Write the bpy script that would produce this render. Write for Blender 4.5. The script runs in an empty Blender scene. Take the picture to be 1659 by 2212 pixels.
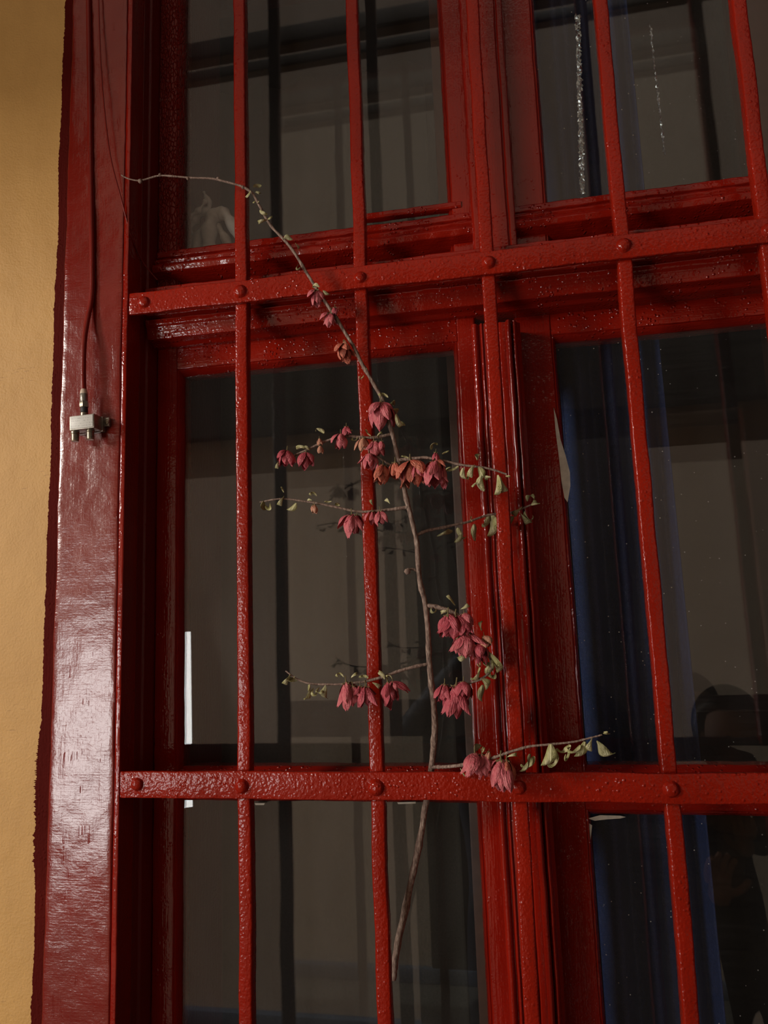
import bpy, bmesh, math, random
import numpy as np
from mathutils import Vector, Matrix, noise

random.seed(7)
scene = bpy.context.scene
COL = scene.collection

# ------------------------------------------------------------------ camera
Z0 = 1.65                                   # height of the lower grille strap
CAM = Vector((0.3176, -0.8102, Z0 + 0.1982))
FPX = 1500.0
ROT = Matrix.Rotation(0.1677, 3, 'Z') @ Matrix.Rotation(math.pi / 2 + 0.14, 3, 'X') @ Matrix.Rotation(-0.0357, 3, 'Z')
cd = bpy.data.cameras.new('camera')
cam = bpy.data.objects.new('camera', cd)
COL.objects.link(cam)
cam.matrix_world = Matrix.Translation(CAM) @ ROT.to_4x4()
cd.sensor_fit = 'HORIZONTAL'
cd.sensor_width = 36.0
cd.lens = 36.0 * FPX / 1659.0
cd.clip_start = 0.01
scene.camera = cam

# ------------------------------------------------------------------ light
scene.view_settings.view_transform = 'Standard'
scene.view_settings.look = 'None'
scene.view_settings.exposure = 0.0
scene.view_settings.gamma = 1.0
scene.view_settings.use_curve_mapping = False

world = bpy.data.worlds.new('world')
scene.world = world
world.use_nodes = True
bg = world.node_tree.nodes['Background']
bg.inputs[0].default_value = (0.62, 0.74, 0.90, 1)
bg.inputs[1].default_value = 0.035

sd = bpy.data.lights.new('sun', 'SUN')      # behind the window building, lights the house opposite
sd.energy = 3.2
sd.angle = 0.01
sd.color = (1.0, 0.93, 0.84)
sun = bpy.data.objects.new('sun', sd)
COL.objects.link(sun)
sun.rotation_euler = Vector((-0.10, -0.46, -0.88)).to_track_quat('-Z', 'Y').to_euler()


def area(name, loc, target, sx, sy, power, color):
    l = bpy.data.lights.new(name, 'AREA')
    l.shape = 'RECTANGLE'
    l.size, l.size_y = sx, sy
    l.energy = power
    l.color = color
    o = bpy.data.objects.new(name, l)
    COL.objects.link(o)
    o.location = loc
    o.rotation_euler = (Vector(target) - Vector(loc)).to_track_quat('-Z', 'Y').to_euler()
    return o


area('daylight_from_gateway', (-2.85, -2.05, Z0 + 1.25), (0.2, 0, Z0 + 0.25), 0.55, 0.85, 75, (1.0, 0.93, 0.84))
area('daylight_low_opening', (-1.44, -2.05, Z0 - 0.27), (-0.19, 0, Z0 + 0.06), 0.60, 0.80, 17, (1.0, 0.97, 0.95))
scene.cycles.adaptive_threshold = 0.02
scene.cycles.max_bounces = 5
scene.cycles.diffuse_bounces = 2
scene.cycles.glossy_bounces = 3
scene.cycles.transparent_max_bounces = 12
scene.cycles.caustics_reflective = False
scene.cycles.caustics_refractive = False


def at(px, py, Y):
    """world point on the plane y = Y that a photograph pixel looks at"""
    d = ROT @ Vector(((px - 829.5) / FPX, (1106.0 - py) / FPX, -1.0))
    t = (Y - CAM.y) / d.y
    return CAM + d * t


def vx(px, Y, py=1200):
    return at(px, py, Y).x


def hz(py, Y, px=700):
    return at(px, py, Y).z


# ------------------------------------------------------------------ materials
class NT:
    def __init__(self, name):
        self.m = bpy.data.materials.new(name)
        self.m.use_nodes = True
        self.t = self.m.node_tree
        self.b = self.t.nodes['Principled BSDF']
        self.tc = self.t.nodes.new('ShaderNodeTexCoord')

    def n(self, typ, **kw):
        nd = self.t.nodes.new('ShaderNode' + typ)
        for k, v in kw.items():
            if hasattr(nd, k):
                setattr(nd, k, v)
            else:
                nd.inputs[k.replace('_', ' ')].default_value = v
        return nd

    def l(self, a, b):
        self.t.links.new(a, b)

    def map(self, scale=(1, 1, 1), loc=(0, 0, 0)):
        mp = self.n('Mapping')
        mp.inputs['Scale'].default_value = scale
        mp.inputs['Location'].default_value = loc
        g = self.n('NewGeometry') if False else self.tc
        self.l(g.outputs['Object'], mp.inputs[0])
        return mp.outputs[0]

    def noise(self, vec, scale, detail=3, rough=0.55, dist=0.0):
        nd = self.n('TexNoise')
        nd.inputs['Scale'].default_value = scale
        nd.inputs['Detail'].default_value = detail
        nd.inputs['Roughness'].default_value = rough
        nd.inputs['Distortion'].default_value = dist
        self.l(vec, nd.inputs['Vector'])
        return nd.outputs['Fac']

    def math(self, op, a, b=None, c=None):
        nd = self.n('Math', operation=op)
        for i, v in enumerate((a, b, c)):
            if v is None:
                continue
            if isinstance(v, (int, float)):
                nd.inputs[i].default_value = v
            else:
                self.l(v, nd.inputs[i])
        return nd.outputs[0]

    def ramp(self, fac, stops):
        nd = self.n('ValToRGB')
        el = nd.color_ramp.elements
        el[0].position, el[0].color = stops[0][0], (*stops[0][1], 1)
        el[1].position, el[1].color = stops[-1][0], (*stops[-1][1], 1)
        for p, c in stops[1:-1]:
            e = el.new(p)
            e.color = (*c, 1)
        self.l(fac, nd.inputs[0])
        return nd.outputs[0]

    def bump(self, h, strength=0.5, dist=0.001):
        nd = self.n('Bump')
        nd.inputs['Strength'].default_value = strength
        nd.inputs['Distance'].default_value = dist
        self.l(h, nd.inputs['Height'])
        self.l(nd.outputs[0], self.b.inputs['Normal'])


def paint(name, col, brush='Z', rough=0.24, orange=0.5, beads=0.6, strokes=0.35, strength=0.55, cracks=0.0, spec=0.34):
    k = NT(name)
    v1 = k.map()
    big = k.noise(v1, 9, 1)
    c = k.ramp(big, [(0.3, tuple(x * 0.86 for x in col)), (0.7, tuple(min(1, x * 1.12) for x in col))])
    k.l(c, k.b.inputs['Base Color'])
    peel = k.noise(v1, 260, 1, 0.5)
    st = {'Z': (420, 420, 26), 'X': (26, 420, 420)}[brush]
    brushn = k.noise(k.map(st), 1.0, 1, 0.6)
    h = k.math('MULTIPLY', peel, orange)
    h = k.math('MULTIPLY_ADD', brushn, strokes, h)
    # hardened drips and beads of thick paint, in patches
    vo = k.n('TexVoronoi', feature='F1')
    vo.inputs['Scale'].default_value = 170
    k.l(v1, vo.inputs['Vector'])
    bead = k.math('SUBTRACT', 0.34, vo.outputs['Distance'])
    bead = k.math('MAXIMUM', bead, 0.0)
    patch = k.noise(v1, 28, 1)
    patch = k.math('MAXIMUM', k.math('SUBTRACT', patch, 0.42), 0.0)
    bead = k.math('MULTIPLY', bead, patch)
    h = k.math('MULTIPLY_ADD', bead, beads * 40.0, h)
    if cracks:
        vc = k.n('TexVoronoi', feature='DISTANCE_TO_EDGE')
        vc.inputs['Scale'].default_value = 1.0
        k.l(k.map((230, 230, 110)), vc.inputs['Vector'])
        ce = k.math('MINIMUM', vc.outputs['Distance'], 0.12)
        h = k.math('MULTIPLY_ADD', ce, cracks * 9, h)
    k.bump(h, strength, 0.0016)
    k.b.inputs['Roughness'].default_value = rough
    k.b.inputs['Specular IOR Level'].default_value = spec
    return k.m


RED = (0.250, 0.0085, 0.0028)
M = {}
M['bar'] = paint('red_enamel_on_iron', (0.285, 0.0115, 0.0035), 'Z', 0.20, 0.85, 0.22, 0.15, 0.6)
M['strap'] = paint('red_enamel_on_strap', (0.285, 0.0115, 0.0035), 'X', 0.20, 0.95, 0.38, 0.1, 0.62)
M['woodv'] = paint('red_enamel_vertical_wood', RED, 'Z', 0.12, 0.4, 0.2, 0.5, 0.45, 0.0, 0.5)
M['woodh'] = paint('red_enamel_horizontal_wood', RED, 'X', 0.13, 0.4, 1.0, 0.5, 0.6, 0.0, 0.45)
M['woodc'] = paint('cracked_red_enamel', (0.20, 0.010, 0.005), 'Z', 0.30, 0.4, 0.5, 0.5, 0.8, 1.0)
M['jamb'] = paint('red_enamel_jamb', (0.15, 0.008, 0.004), 'Z', 0.30, 0.3, 0.2, 0.4, 0.4)


def post_paint():
    k = NT('thick_brushed_red_enamel')
    v1 = k.map()
    big = k.noise(v1, 9, 3)
    k.l(k.ramp(big, [(0.3, (0.175, 0.009, 0.0045)), (0.7, (0.215, 0.012, 0.006))]), k.b.inputs['Base Color'])
    a = k.noise(k.map((170, 170, 330)), 1.0, 3, 0.6, 0.4)
    b = k.noise(k.map((330, 330, 32)), 1.0, 3, 0.6)
    c = k.noise(k.map((26, 26, 420)), 1.0, 3, 0.6)
    lump = k.noise(v1, 95, 2)
    h = k.math('MULTIPLY', a, 0.40)
    h = k.math('MULTIPLY_ADD', b, 0.30, h)
    h = k.math('MULTIPLY_ADD', c, 0.34, h)
    h = k.math('MULTIPLY_ADD', lump, 0.6, h)
    # a few long splits along the grain
    w = k.noise(k.map((190, 190, 7)), 1.0, 1)
    sp = k.math('MINIMUM', k.math('ABSOLUTE', k.math('SUBTRACT', w, 0.5)), 0.02)
    gate = k.math('GREATER_THAN', k.noise(v1, 30, 2), 0.60)
    h = k.math('MULTIPLY_ADD', k.math('MULTIPLY', k.math('SUBTRACT', sp, 0.02), gate), 30.0, h)
    k.bump(h, 0.42, 0.0013)
    k.b.inputs['Roughness'].default_value = 0.20
    k.b.inputs['Specular IOR Level'].default_value = 0.80
    return k.m


M['post'] = post_paint()


def plaster(name, c0, c1, bumpd=0.0006):
    k = NT(name)
    v1 = k.map()
    f = k.noise(v1, 7, 4, 0.6)
    f2 = k.noise(k.map((30, 30, 9)), 1.0, 3)
    s = k.math('MULTIPLY_ADD', f2, 0.4, k.math('MULTIPLY', f, 0.6))
    col = k.ramp(s, [(0.35, c0), (0.65, c1)])
    # faint scuffs
    sc = k.noise(k.map((60, 60, 420)), 1.0, 2)
    g = k.noise(v1, 14, 1)
    mk = k.math('MULTIPLY', k.math('GREATER_THAN', sc, 0.66), k.math('GREATER_THAN', g, 0.66))
    mix = k.n('Mix', data_type='RGBA')
    k.l(k.math('MULTIPLY', mk, 0.35), mix.inputs[0])
    k.l(col, mix.inputs[6])
    mix.inputs[7].default_value = (c0[0] * 0.45, c0[1] * 0.4, c0[2] * 0.4, 1)
    k.l(mix.outputs[2], k.b.inputs['Base Color'])
    h = k.math('MULTIPLY_ADD', k.noise(v1, 320, 3), 0.35, k.noise(v1, 22, 2))
    k.bump(h, 0.5, bumpd)
    k.b.inputs['Roughness'].default_value = 0.62
    return k.m


M['edge'] = paint('dry_brushed_red_paint', (0.075, 0.004, 0.002), 'Z', 0.8, 0.6, 0.3, 0.6, 0.6, 0.0, 0.08)
M['yellow'] = plaster('ochre_plaster', (0.52, 0.28, 0.076), (0.59, 0.325, 0.092), 0.004)
M['opp'] = plaster('pale_render', (0.56, 0.44, 0.36), (0.64, 0.51, 0.42))


def plain(name, col, rough=0.6, metal=0.0, nscale=60, var=0.15, bump=0.15, spec=0.5, bd=0.001):
    k = NT(name)
    v1 = k.map()
    f = k.noise(v1, nscale, 3)
    k.l(k.ramp(f, [(0.3, tuple(x * (1 - var) for x in col)), (0.7, tuple(min(1, x * (1 + var)) for x in col))]), k.b.inputs['Base Color'])
    k.b.inputs['Roughness'].default_value = rough
    k.b.inputs['Metallic'].default_value = metal
    k.b.inputs['Specular IOR Level'].default_value = spec
    if bump:
        k.bump(k.noise(v1, nscale * 3, 3), bump, bd)
    return k.m


def glass(name, dust, specks):
    k = NT(name)
    k.t.nodes.remove(k.b)
    out = k.t.nodes['Material Output']
    lw = k.n('LayerWeight')
    lw.inputs['Blend'].default_value = 0.5
    f5 = k.math('POWER', lw.outputs['Facing'], 5.0)
    fr = k.math('MULTIPLY_ADD', f5, 0.9, 0.042)
    tr = k.n('BsdfTransparent')
    tr.inputs[0].default_value = (0.96, 0.975, 0.965, 1)
    gl = k.n('BsdfGlossy')
    gl.inputs['Roughness'].default_value = 0.012
    mix = k.n('MixShader')
    k.l(fr, mix.inputs[0])
    k.l(tr.outputs[0], mix.inputs[1])
    k.l(gl.outputs[0], mix.inputs[2])
    df = k.n('BsdfDiffuse')
    df.inputs[0].default_value = (0.62, 0.58, 0.55, 1)
    if dust == 0:                               # an even thin film of dust
        m2 = k.n('MixShader')
        m2.inputs[0].default_value = specks
        k.l(mix.outputs[0], m2.inputs[1])
        k.l(df.outputs[0], m2.inputs[2])
        k.l(m2.outputs[0], out.inputs[0])
        return k.m
    v1 = k.map()
    film = k.math('MULTIPLY', k.noise(k.map((6, 6, 2.2)), 1.0, 2, 0.65), dust)
    streak = k.noise(k.map((14, 14, 520)), 1.0, 0)
    film = k.math('MULTIPLY', film, k.math('MULTIPLY_ADD', streak, 0.9, 0.55))
    vo = k.n('TexVoronoi', feature='F1')
    vo.inputs['Scale'].default_value = 75
    vo.inputs['Randomness'].default_value = 1.0
    k.l(v1, vo.inputs['Vector'])
    sp = k.math('LESS_THAN', vo.outputs['Distance'], 0.055)
    gate = k.math('GREATER_THAN', k.noise(v1, 11, 1), 0.62 - specks * 0.2)
    sp = k.math('MULTIPLY', k.math('MULTIPLY', sp, gate), 0.45 * (1 if specks > 0 else 0))
    fac = k.math('ADD', film, sp)
    m2 = k.n('MixShader')
    k.l(fac, m2.inputs[0])
    k.l(mix.outputs[0], m2.inputs[1])
    k.l(df.outputs[0], m2.inputs[2])
    k.l(m2.outputs[0], out.inputs[0])
    return k.m


M['glass'] = glass('window_glass', 0, 0.011)
M['glass_in'] = glass('inner_window_glass', 0, 0.004)
M['glass_dusty'] = glass('dusty_window_glass', 0.020, 1.0)
M['putty'] = plain('bare_putty', (0.50, 0.45, 0.36), 0.7, nscale=120)
M['inner'] = plain('inner_window_brown_paint', (0.085, 0.035, 0.022), 0.45)
M['inner_pale'] = plain('inner_pale_paint', (0.30, 0.28, 0.27), 0.4)
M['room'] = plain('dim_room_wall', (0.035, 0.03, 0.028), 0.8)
M['sheer'] = plain('sheer_grey_curtain', (0.10, 0.094, 0.085), 0.8, nscale=300, bump=0.3)
M['satin'] = plain('dark_blue_satin', (0.020, 0.040, 0.140), 0.20, nscale=260, bump=0.9, bd=0.0016)
M['white_cloth'] = plain('off_white_cloth', (0.66, 0.62, 0.57), 0.8)
M['ground'] = plain('stone_paving', (0.10, 0.095, 0.085), 0.85, nscale=6)
M['darkwood'] = plain('dark_gallery_timber', (0.035, 0.028, 0.022), 0.6, nscale=8)
M['plinth'] = plain('slate_blue_plinth', (0.10, 0.13, 0.19), 0.8, nscale=10)
M['stone'] = plain('window_sill_stone', (0.35, 0.32, 0.28), 0.8, nscale=20)
M['cable'] = paint('red_overpainted_cable', (0.20, 0.010, 0.005), 'Z', 0.3, 0.3, 0.2, 0.3, 0.3)
M['steel'] = plain('zinc_cast_case', (0.30, 0.28, 0.24), 0.38, 0.85, nscale=200, var=0.2)
M['brass'] = plain('nickel_thread', (0.33, 0.29, 0.22), 0.34, 0.9, nscale=300, var=0.2)
M['rubber'] = plain('black_rubber_ring', (0.02, 0.018, 0.016), 0.6)
M['cap'] = plain('cream_plug_cap', (0.62, 0.48, 0.36), 0.5, nscale=200)
M['hole'] = plain('dark_screw_hole', (0.012, 0.010, 0.010), 0.7)


def splitter_plate():
    k = NT('pale_printed_plate')
    v1 = k.map()
    # rows of tiny worn print
    row = k.noise(k.map((900, 900, 420)), 1.0, 1)
    band = k.n('TexWave', wave_type='BANDS', bands_direction='Z')
    band.inputs['Scale'].default_value = 95
    k.l(v1, band.inputs['Vector'])
    ink = k.math('MULTIPLY', k.math('GREATER_THAN', row, 0.55), k.math('GREATER_THAN', band.outputs['Fac'], 0.62))
    col = k.ramp(k.math('MULTIPLY', ink, 0.5), [(0.0, (0.62, 0.60, 0.54)), (1.0, (0.25, 0.24, 0.22))])
    k.l(col, k.b.inputs['Base Color'])
    k.b.inputs['Roughness'].default_value = 0.4
    return k.m


M['plate'] = splitter_plate()


def bark():
    k = NT('grey_brown_bark')
    v1 = k.map()
    f = k.noise(k.map((500, 500, 120)), 1.0, 4, 0.65)
    k.l(k.ramp(f, [(0.32, (0.075, 0.040, 0.028)), (0.52, (0.24, 0.155, 0.115)), (0.70, (0.44, 0.34, 0.27))]), k.b.inputs['Base Color'])
    k.bump(f, 0.8, 0.001)
    k.b.inputs['Roughness'].default_value = 0.7
    return k.m


M['bark'] = bark()


def petal_mat(name, c0, c1, c2):
    k = NT(name)
    f = k.noise(k.map((2, 2, 1.2)), 1.6, 3, 0.6)
    k.l(k.ramp(f, [(0.25, c0), (0.5, c1), (0.8, c2)]), k.b.inputs['Base Color'])
    k.bump(k.noise(k.map((16, 16, 2)), 1.0, 2), 0.35, 0.05)
    k.b.inputs['Roughness'].default_value = 0.55
    k.b.inputs['Subsurface Weight'].default_value = 0.0
    return k.m


M['pink'] = petal_mat('faded_pink_petal', (0.42, 0.055, 0.075), (0.62, 0.13, 0.15), (0.70, 0.27, 0.24))
M['rose'] = petal_mat('deep_rose_petal', (0.32, 0.030, 0.050), (0.50, 0.075, 0.098), (0.62, 0.15, 0.16))
M['salmon'] = petal_mat('withered_salmon_petal', (0.48, 0.065, 0.045), (0.60, 0.15, 0.09), (0.66, 0.28, 0.18))
M['blush'] = petal_mat('pale_blush_petal', (0.45, 0.15, 0.10), (0.58, 0.26, 0.16), (0.62, 0.40, 0.24))
M['leaf'] = petal_mat('dry_pale_green_leaf', (0.20, 0.18, 0.055), (0.44, 0.41, 0.17), (0.70, 0.64, 0.40))
M['leafd'] = petal_mat('dry_olive_leaf', (0.09, 0.085, 0.03), (0.24, 0.22, 0.09), (0.48, 0.44, 0.25))
M['calyx'] = plain('olive_calyx', (0.17, 0.13, 0.05), 0.7, nscale=300, var=0.4)
M['coat_blue'] = plain('dark_blue_jacket', (0.012, 0.022, 0.06), 0.7, nscale=90)
M['coat_dark'] = plain('black_coat', (0.012, 0.011, 0.014), 0.75, nscale=90)
M['scarf'] = plain('mauve_grey_scarf', (0.22, 0.18, 0.22), 0.85, nscale=90)
M['skin'] = plain('skin', (0.50, 0.30, 0.22), 0.55, nscale=40, var=0.06)
M['hair'] = plain('dark_hair', (0.012, 0.009, 0.008), 0.45, nscale=200)
M['phone'] = plain('black_phone_shell', (0.015, 0.015, 0.017), 0.3)


# ------------------------------------------------------------------ helpers
def wloc(o):
    v = Vector((0, 0, 0))
    while o is not None:
        v += o.location
        o = o.parent
    return v


def tag(o, label=None, cat=None, group=None, kind=None):
    if label:
        o['label'] = label
    if cat:
        o['category'] = cat
    if group:
        o['group'] = group
    if kind:
        o['kind'] = kind
    return o


def empty(name, loc=(0, 0, 0), parent=None):
    o = bpy.data.objects.new(name, None)
    o.empty_display_size = 0.05
    COL.objects.link(o)
    o.parent = parent
    o.location = Vector(loc) - (wloc(parent) if parent else Vector((0, 0, 0)))
    return o


def finish(me, angle=40, smooth=True):
    if smooth:
        me.polygons.foreach_set('use_smooth', [True] * len(me.polygons))
        me.set_sharp_from_angle(angle=math.radians(angle))
    me.update()


def link(name, me, mat, parent=None, origin=None):
    o = bpy.data.objects.new(name, me)
    COL.objects.link(o)
    if mat is not None and not me.materials:
        me.materials.append(mat)
    if parent is not None:
        o.parent = parent
    return o


def build(name, bm, mat, parent=None, origin=None, angle=40, smooth=True):
    """bm holds world coordinates; the object's origin is `origin` (world) or the parent's"""
    bmesh.ops.recalc_face_normals(bm, faces=bm.faces)
    base = wloc(parent) if parent else Vector((0, 0, 0))
    org = Vector(origin) if origin is not None else base
    bmesh.ops.translate(bm, verts=bm.verts, vec=-org)
    me = bpy.data.meshes.new(name)
    bm.to_mesh(me)
    bm.free()
    finish(me, angle, smooth)
    o = link(name, me, mat, parent)
    o.location = org - base
    return o


def rrect(u0, u1, v0, v1, r, n=3):
    pts = []
    for cu, cv, a0 in ((u1 - r, v1 - r, 0), (u0 + r, v1 - r, 90), (u0 + r, v0 + r, 180), (u1 - r, v0 + r, 270)):
        for i in range(n + 1):
            a = math.radians(a0 + 90 * i / n)
            pts.append((cu + r * math.cos(a), cv + r * math.sin(a)))
    return pts


def rounded(pts, r, n=3):
    """round every corner of a closed polygon"""
    out = []
    N = len(pts)
    for i in range(N):
        p0, p1, p2 = Vector(pts[i - 1]), Vector(pts[i]), Vector(pts[(i + 1) % N])
        a, b = (p0 - p1), (p2 - p1)
        ra = min(r, a.length * 0.45)
        rb = min(r, b.length * 0.45)
        A, B = p1 + a.normalized() * ra, p1 + b.normalized() * rb
        for j in range(n + 1):
            t = j / n
            q = A * (1 - t) ** 2 + p1 * 2 * t * (1 - t) + B * t * t
            out.append((q.x, q.y))
    return out


def subdivided(prof, maxlen):
    out = []
    for i, p in enumerate(prof):
        q = prof[(i + 1) % len(prof)]
        d = math.hypot(q[0] - p[0], q[1] - p[1])
        n = max(1, int(math.ceil(d / maxlen)))
        out += [(p[0] + (q[0] - p[0]) * k / n, p[1] + (q[1] - p[1]) * k / n) for k in range(n)]
    return out


def sweep(bm, axis, prof, a0, a1, step=0.006, amp=0.0005, freq=70, seed=0.0, amp2=0.0):
    """extrude a closed profile along Z (profile = x,y) or X (profile = y,z), with a hand-painted unevenness"""
    n = max(1, int(abs(a1 - a0) / step))
    rings = []
    for i in range(n + 1):
        a = a0 + (a1 - a0) * i / n
        ring = []
        for u, v in prof:
            p = Vector((u, v, a)) if axis == 'Z' else Vector((a, u, v))
            if amp:
                q = p * freq + Vector((seed, seed * 1.7, 0))
                d = noise.noise_vector(q) * amp
                if amp2:
                    d += noise.noise_vector(p * 12 + Vector((seed, 0, 0))) * amp2
                if i in (0, n):
                    d = d * 0.3
                p = p + d
            ring.append(bm.verts.new(p))
        rings.append(ring)
    m = len(prof)
    for i in range(n):
        for j in range(m):
            bm.faces.new((rings[i][j], rings[i][(j + 1) % m], rings[i + 1][(j + 1) % m], rings[i + 1][j]))
    bm.faces.new(rings[0])
    bm.faces.new(list(reversed(rings[-1])))
    return bm


def swept(name, axis, prof, a0, a1, mat, parent, **kw):
    bm = bmesh.new()
    sweep(bm, axis, prof, a0, a1, **kw)
    return build(name, bm, mat, parent)


def boxbm(x0, x1, y0, y1, z0, z1, bev=0.0, bm=None):
    bm2 = bmesh.new()
    bmesh.ops.create_cube(bm2, size=1)
    for v in bm2.verts:
        v.co = Vector(((x0 + x1) / 2 + v.co.x * (x1 - x0), (y0 + y1) / 2 + v.co.y * (y1 - y0), (z0 + z1) / 2 + v.co.z * (z1 - z0)))
    if bev:
        bmesh.ops.bevel(bm2, geom=bm2.edges[:], offset=bev, segments=2, affect='EDGES', profile=0.6)
    if bm is None:
        return bm2
    me = bpy.data.meshes.new('tmp')
    bm2.to_mesh(me)
    bm2.free()
    bm.from_mesh(me)
    bpy.data.meshes.remove(me)
    return bm


def box(name, x0, x1, y0, y1, z0, z1, mat, parent=None, bev=0.0):
    return build(name, boxbm(x0, x1, y0, y1, z0, z1, bev), mat, parent)


def tube(bm, pts, radii, sides=8, jitter=0.0, cap=True):
    pts = [Vector(p) for p in pts]
    rings = []
    up = Vector((0.13, 1, 0.21)).normalized()
    for i, p in enumerate(pts):
        t = (pts[min(i + 1, len(pts) - 1)] - pts[max(i - 1, 0)])
        t = t.normalized() if t.length > 1e-9 else Vector((0, 0, 1))
        a = t.cross(up)
        if a.length < 1e-4:
            a = t.cross(Vector((1, 0, 0)))
        a.normalize()
        b = t.cross(a).normalized()
        r = radii[i] if hasattr(radii, '__len__') else radii
        ring = []
        for k in range(sides):
            an = 2 * math.pi * k / sides
            rr = r * (1 + jitter * (random.random() - 0.5))
            ring.append(bm.verts.new(p + (a * math.cos(an) + b * math.sin(an)) * rr))
        rings.append(ring)
    for i in range(len(rings) - 1):
        for k in range(sides):
            bm.faces.new((rings[i][k], rings[i][(k + 1) % sides], rings[i + 1][(k + 1) % sides], rings[i + 1][k]))
    if cap:
        bm.faces.new(rings[0])
        bm.faces.new(list(reversed(rings[-1])))
    return bm


def catmull(pts, n=6):
    P = [Vector(p) for p in pts]
    out = []
    for i in range(len(P) - 1):
        p0, p1, p2, p3 = P[max(i - 1, 0)], P[i], P[i + 1], P[min(i + 2, len(P) - 1)]
        for j in range(n):
            t = j / n
            out.append(0.5 * ((2 * p1) + (p2 - p0) * t + (2 * p0 - 5 * p1 + 4 * p2 - p3) * t * t + (3 * p1 - p0 - 3 * p2 + p3) * t ** 3))
    out.append(P[-1])
    return out


def lathe(bm, base, axis, prof, sides=16):
    """prof: list of (distance along axis, radius)"""
    pts = [Vector(base) + Vector(axis) * h for h, r in prof]
    ax = Vector(axis).normalized()
    a = ax.orthogonal().normalized()
    b = ax.cross(a)
    rings = []
    for p, (h, r) in zip(pts, prof):
        rings.append([bm.verts.new(p + (a * math.cos(2 * math.pi * k / sides) + b * math.sin(2 * math.pi * k / sides)) * max(r, 1e-5)) for k in range(sides)])
    for i in range(len(rings) - 1):
        for k in range(sides):
            bm.faces.new((rings[i][k], rings[i][(k + 1) % sides], rings[i + 1][(k + 1) % sides], rings[i + 1][k]))
    bm.faces.new(rings[0])
    bm.faces.new(list(reversed(rings[-1])))
    return bm


# ------------------------------------------------------------------ main measures
ZB, ZT = Z0 - 1.02, Z0 + 1.42             # foot and head of the window opening
PXL, PXR = vx(120, 0.0), vx(267, 0.0)     # post beside the ochre wall
CX = 0.325                                # centre of the window
WALL_Y = 0.012
XR = 2 * CX - PXR                         # right reveal
XRP = 2 * CX - PXL                        # outer edge of the right post

# ------------------------------------------------------------------ setting
o = tag(box('wall_left', -3.2, PXL + 0.004, WALL_Y, 0.42, 0, 4.0, M['yellow']), 'ochre yellow plaster wall beside the red window post', 'wall', kind='structure')
o = tag(box('wall_right', XRP - 0.004, 3.6, WALL_Y, 0.42, 0, 4.0, M['yellow']), 'ochre yellow plaster wall on the far side of the window', 'wall', kind='structure')
o = tag(box('wall_above', PXL + 0.004, XRP - 0.004, WALL_Y, 0.42, ZT + 0.10, 4.0, M['yellow']), 'ochre yellow plaster wall above the window', 'wall', kind='structure')
o = tag(box('wall_below', PXL + 0.004, XRP - 0.004, WALL_Y, 0.42, 0, ZB - 0.06, M['yellow']), 'ochre yellow plaster wall below the window', 'wall', kind='structure')
o = tag(box('floor', -4, 4, -2.5, 0.42, -0.1, 0, M['ground']), 'grey stone paving in front of the window', 'paving', kind='structure')
# dim room behind the window
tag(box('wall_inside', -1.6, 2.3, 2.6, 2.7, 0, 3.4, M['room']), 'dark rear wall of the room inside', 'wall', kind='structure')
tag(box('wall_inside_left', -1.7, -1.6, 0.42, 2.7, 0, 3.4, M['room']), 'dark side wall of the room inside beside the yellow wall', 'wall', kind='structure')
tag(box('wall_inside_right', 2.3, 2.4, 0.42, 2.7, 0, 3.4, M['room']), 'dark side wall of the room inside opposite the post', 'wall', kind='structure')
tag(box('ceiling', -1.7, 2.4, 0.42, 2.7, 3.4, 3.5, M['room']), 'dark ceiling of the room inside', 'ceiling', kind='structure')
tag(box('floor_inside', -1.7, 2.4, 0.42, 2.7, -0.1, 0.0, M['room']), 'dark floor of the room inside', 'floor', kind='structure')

# house across the yard, seen only as the pale reflection in the panes
opp = empty('wall_opposite', (0, -2.3, 0))
tag(opp, 'pale rendered house across the yard, reflected in the window panes', 'house', kind='structure')
OY = -2.30
VY = 0.176 - OY                                  # where the panes mirror it
zf0, zf1 = at(650, 928, VY - 0.1).z, at(650, 690, VY - 0.1).z
ze0 = at(700, 130, VY).z
W0, W1 = -2.7, 2.6
box('lower_wall', W0, W1, OY - 0.2, OY, 0, zf0, M['opp'], opp)
box('upper_wall', W0, W1, OY - 0.2, OY, zf0, 6.4, M['opp'], opp)
box('gallery_fascia', W0, W1, OY, OY + 0.10, zf0, zf1, M['darkwood'], opp, 0.01)
box('eaves_beam', W0, W1, OY, OY + 0.02, ze0, ze0 + 0.05, M['darkwood'], opp, 0.005)
box('eaves_beam', W0, W1, OY, OY + 0.03, ze0 + 0.13, ze0 + 0.22, M['darkwood'], opp, 0.005)
box('gateway_door', at(872, 1200, VY).x, at(1390, 1200, VY).x, OY, OY + 0.03, 0, zf0 + 0.02, M['darkwood'], opp, 0.01)
box('plinth', W0, W1, OY, OY + 0.04, 0, at(650, 2185, VY).z, M['plinth'], opp, 0.01)

# made-up timber roof out of view, added to shade the upper wall and post
can = empty('light_blocker', (-1.3, WALL_Y, Z0 + 0.80))
tag(can, 'unseen dark timber roof added to shade the upper ochre wall and the broad post', 'light_blocker')
box('front_board', -2.1, -0.58, -0.60, -0.56, Z0 + 0.94, Z0 + 1.36, M['darkwood'], can, 0.004)
box('roof_board', -2.1, -0.58, -0.60, WALL_Y, Z0 + 1.36, Z0 + 1.40, M['darkwood'], can, 0.004)
for x in (-2.08, -0.64):
    box('bracket', x, x + 0.04, -0.56, WALL_Y, Z0 + 1.28, Z0 + 1.36, M['darkwood'], can, 0.004)

# ------------------------------------------------------------------ posts (thick red boards either side of the opening)


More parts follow.
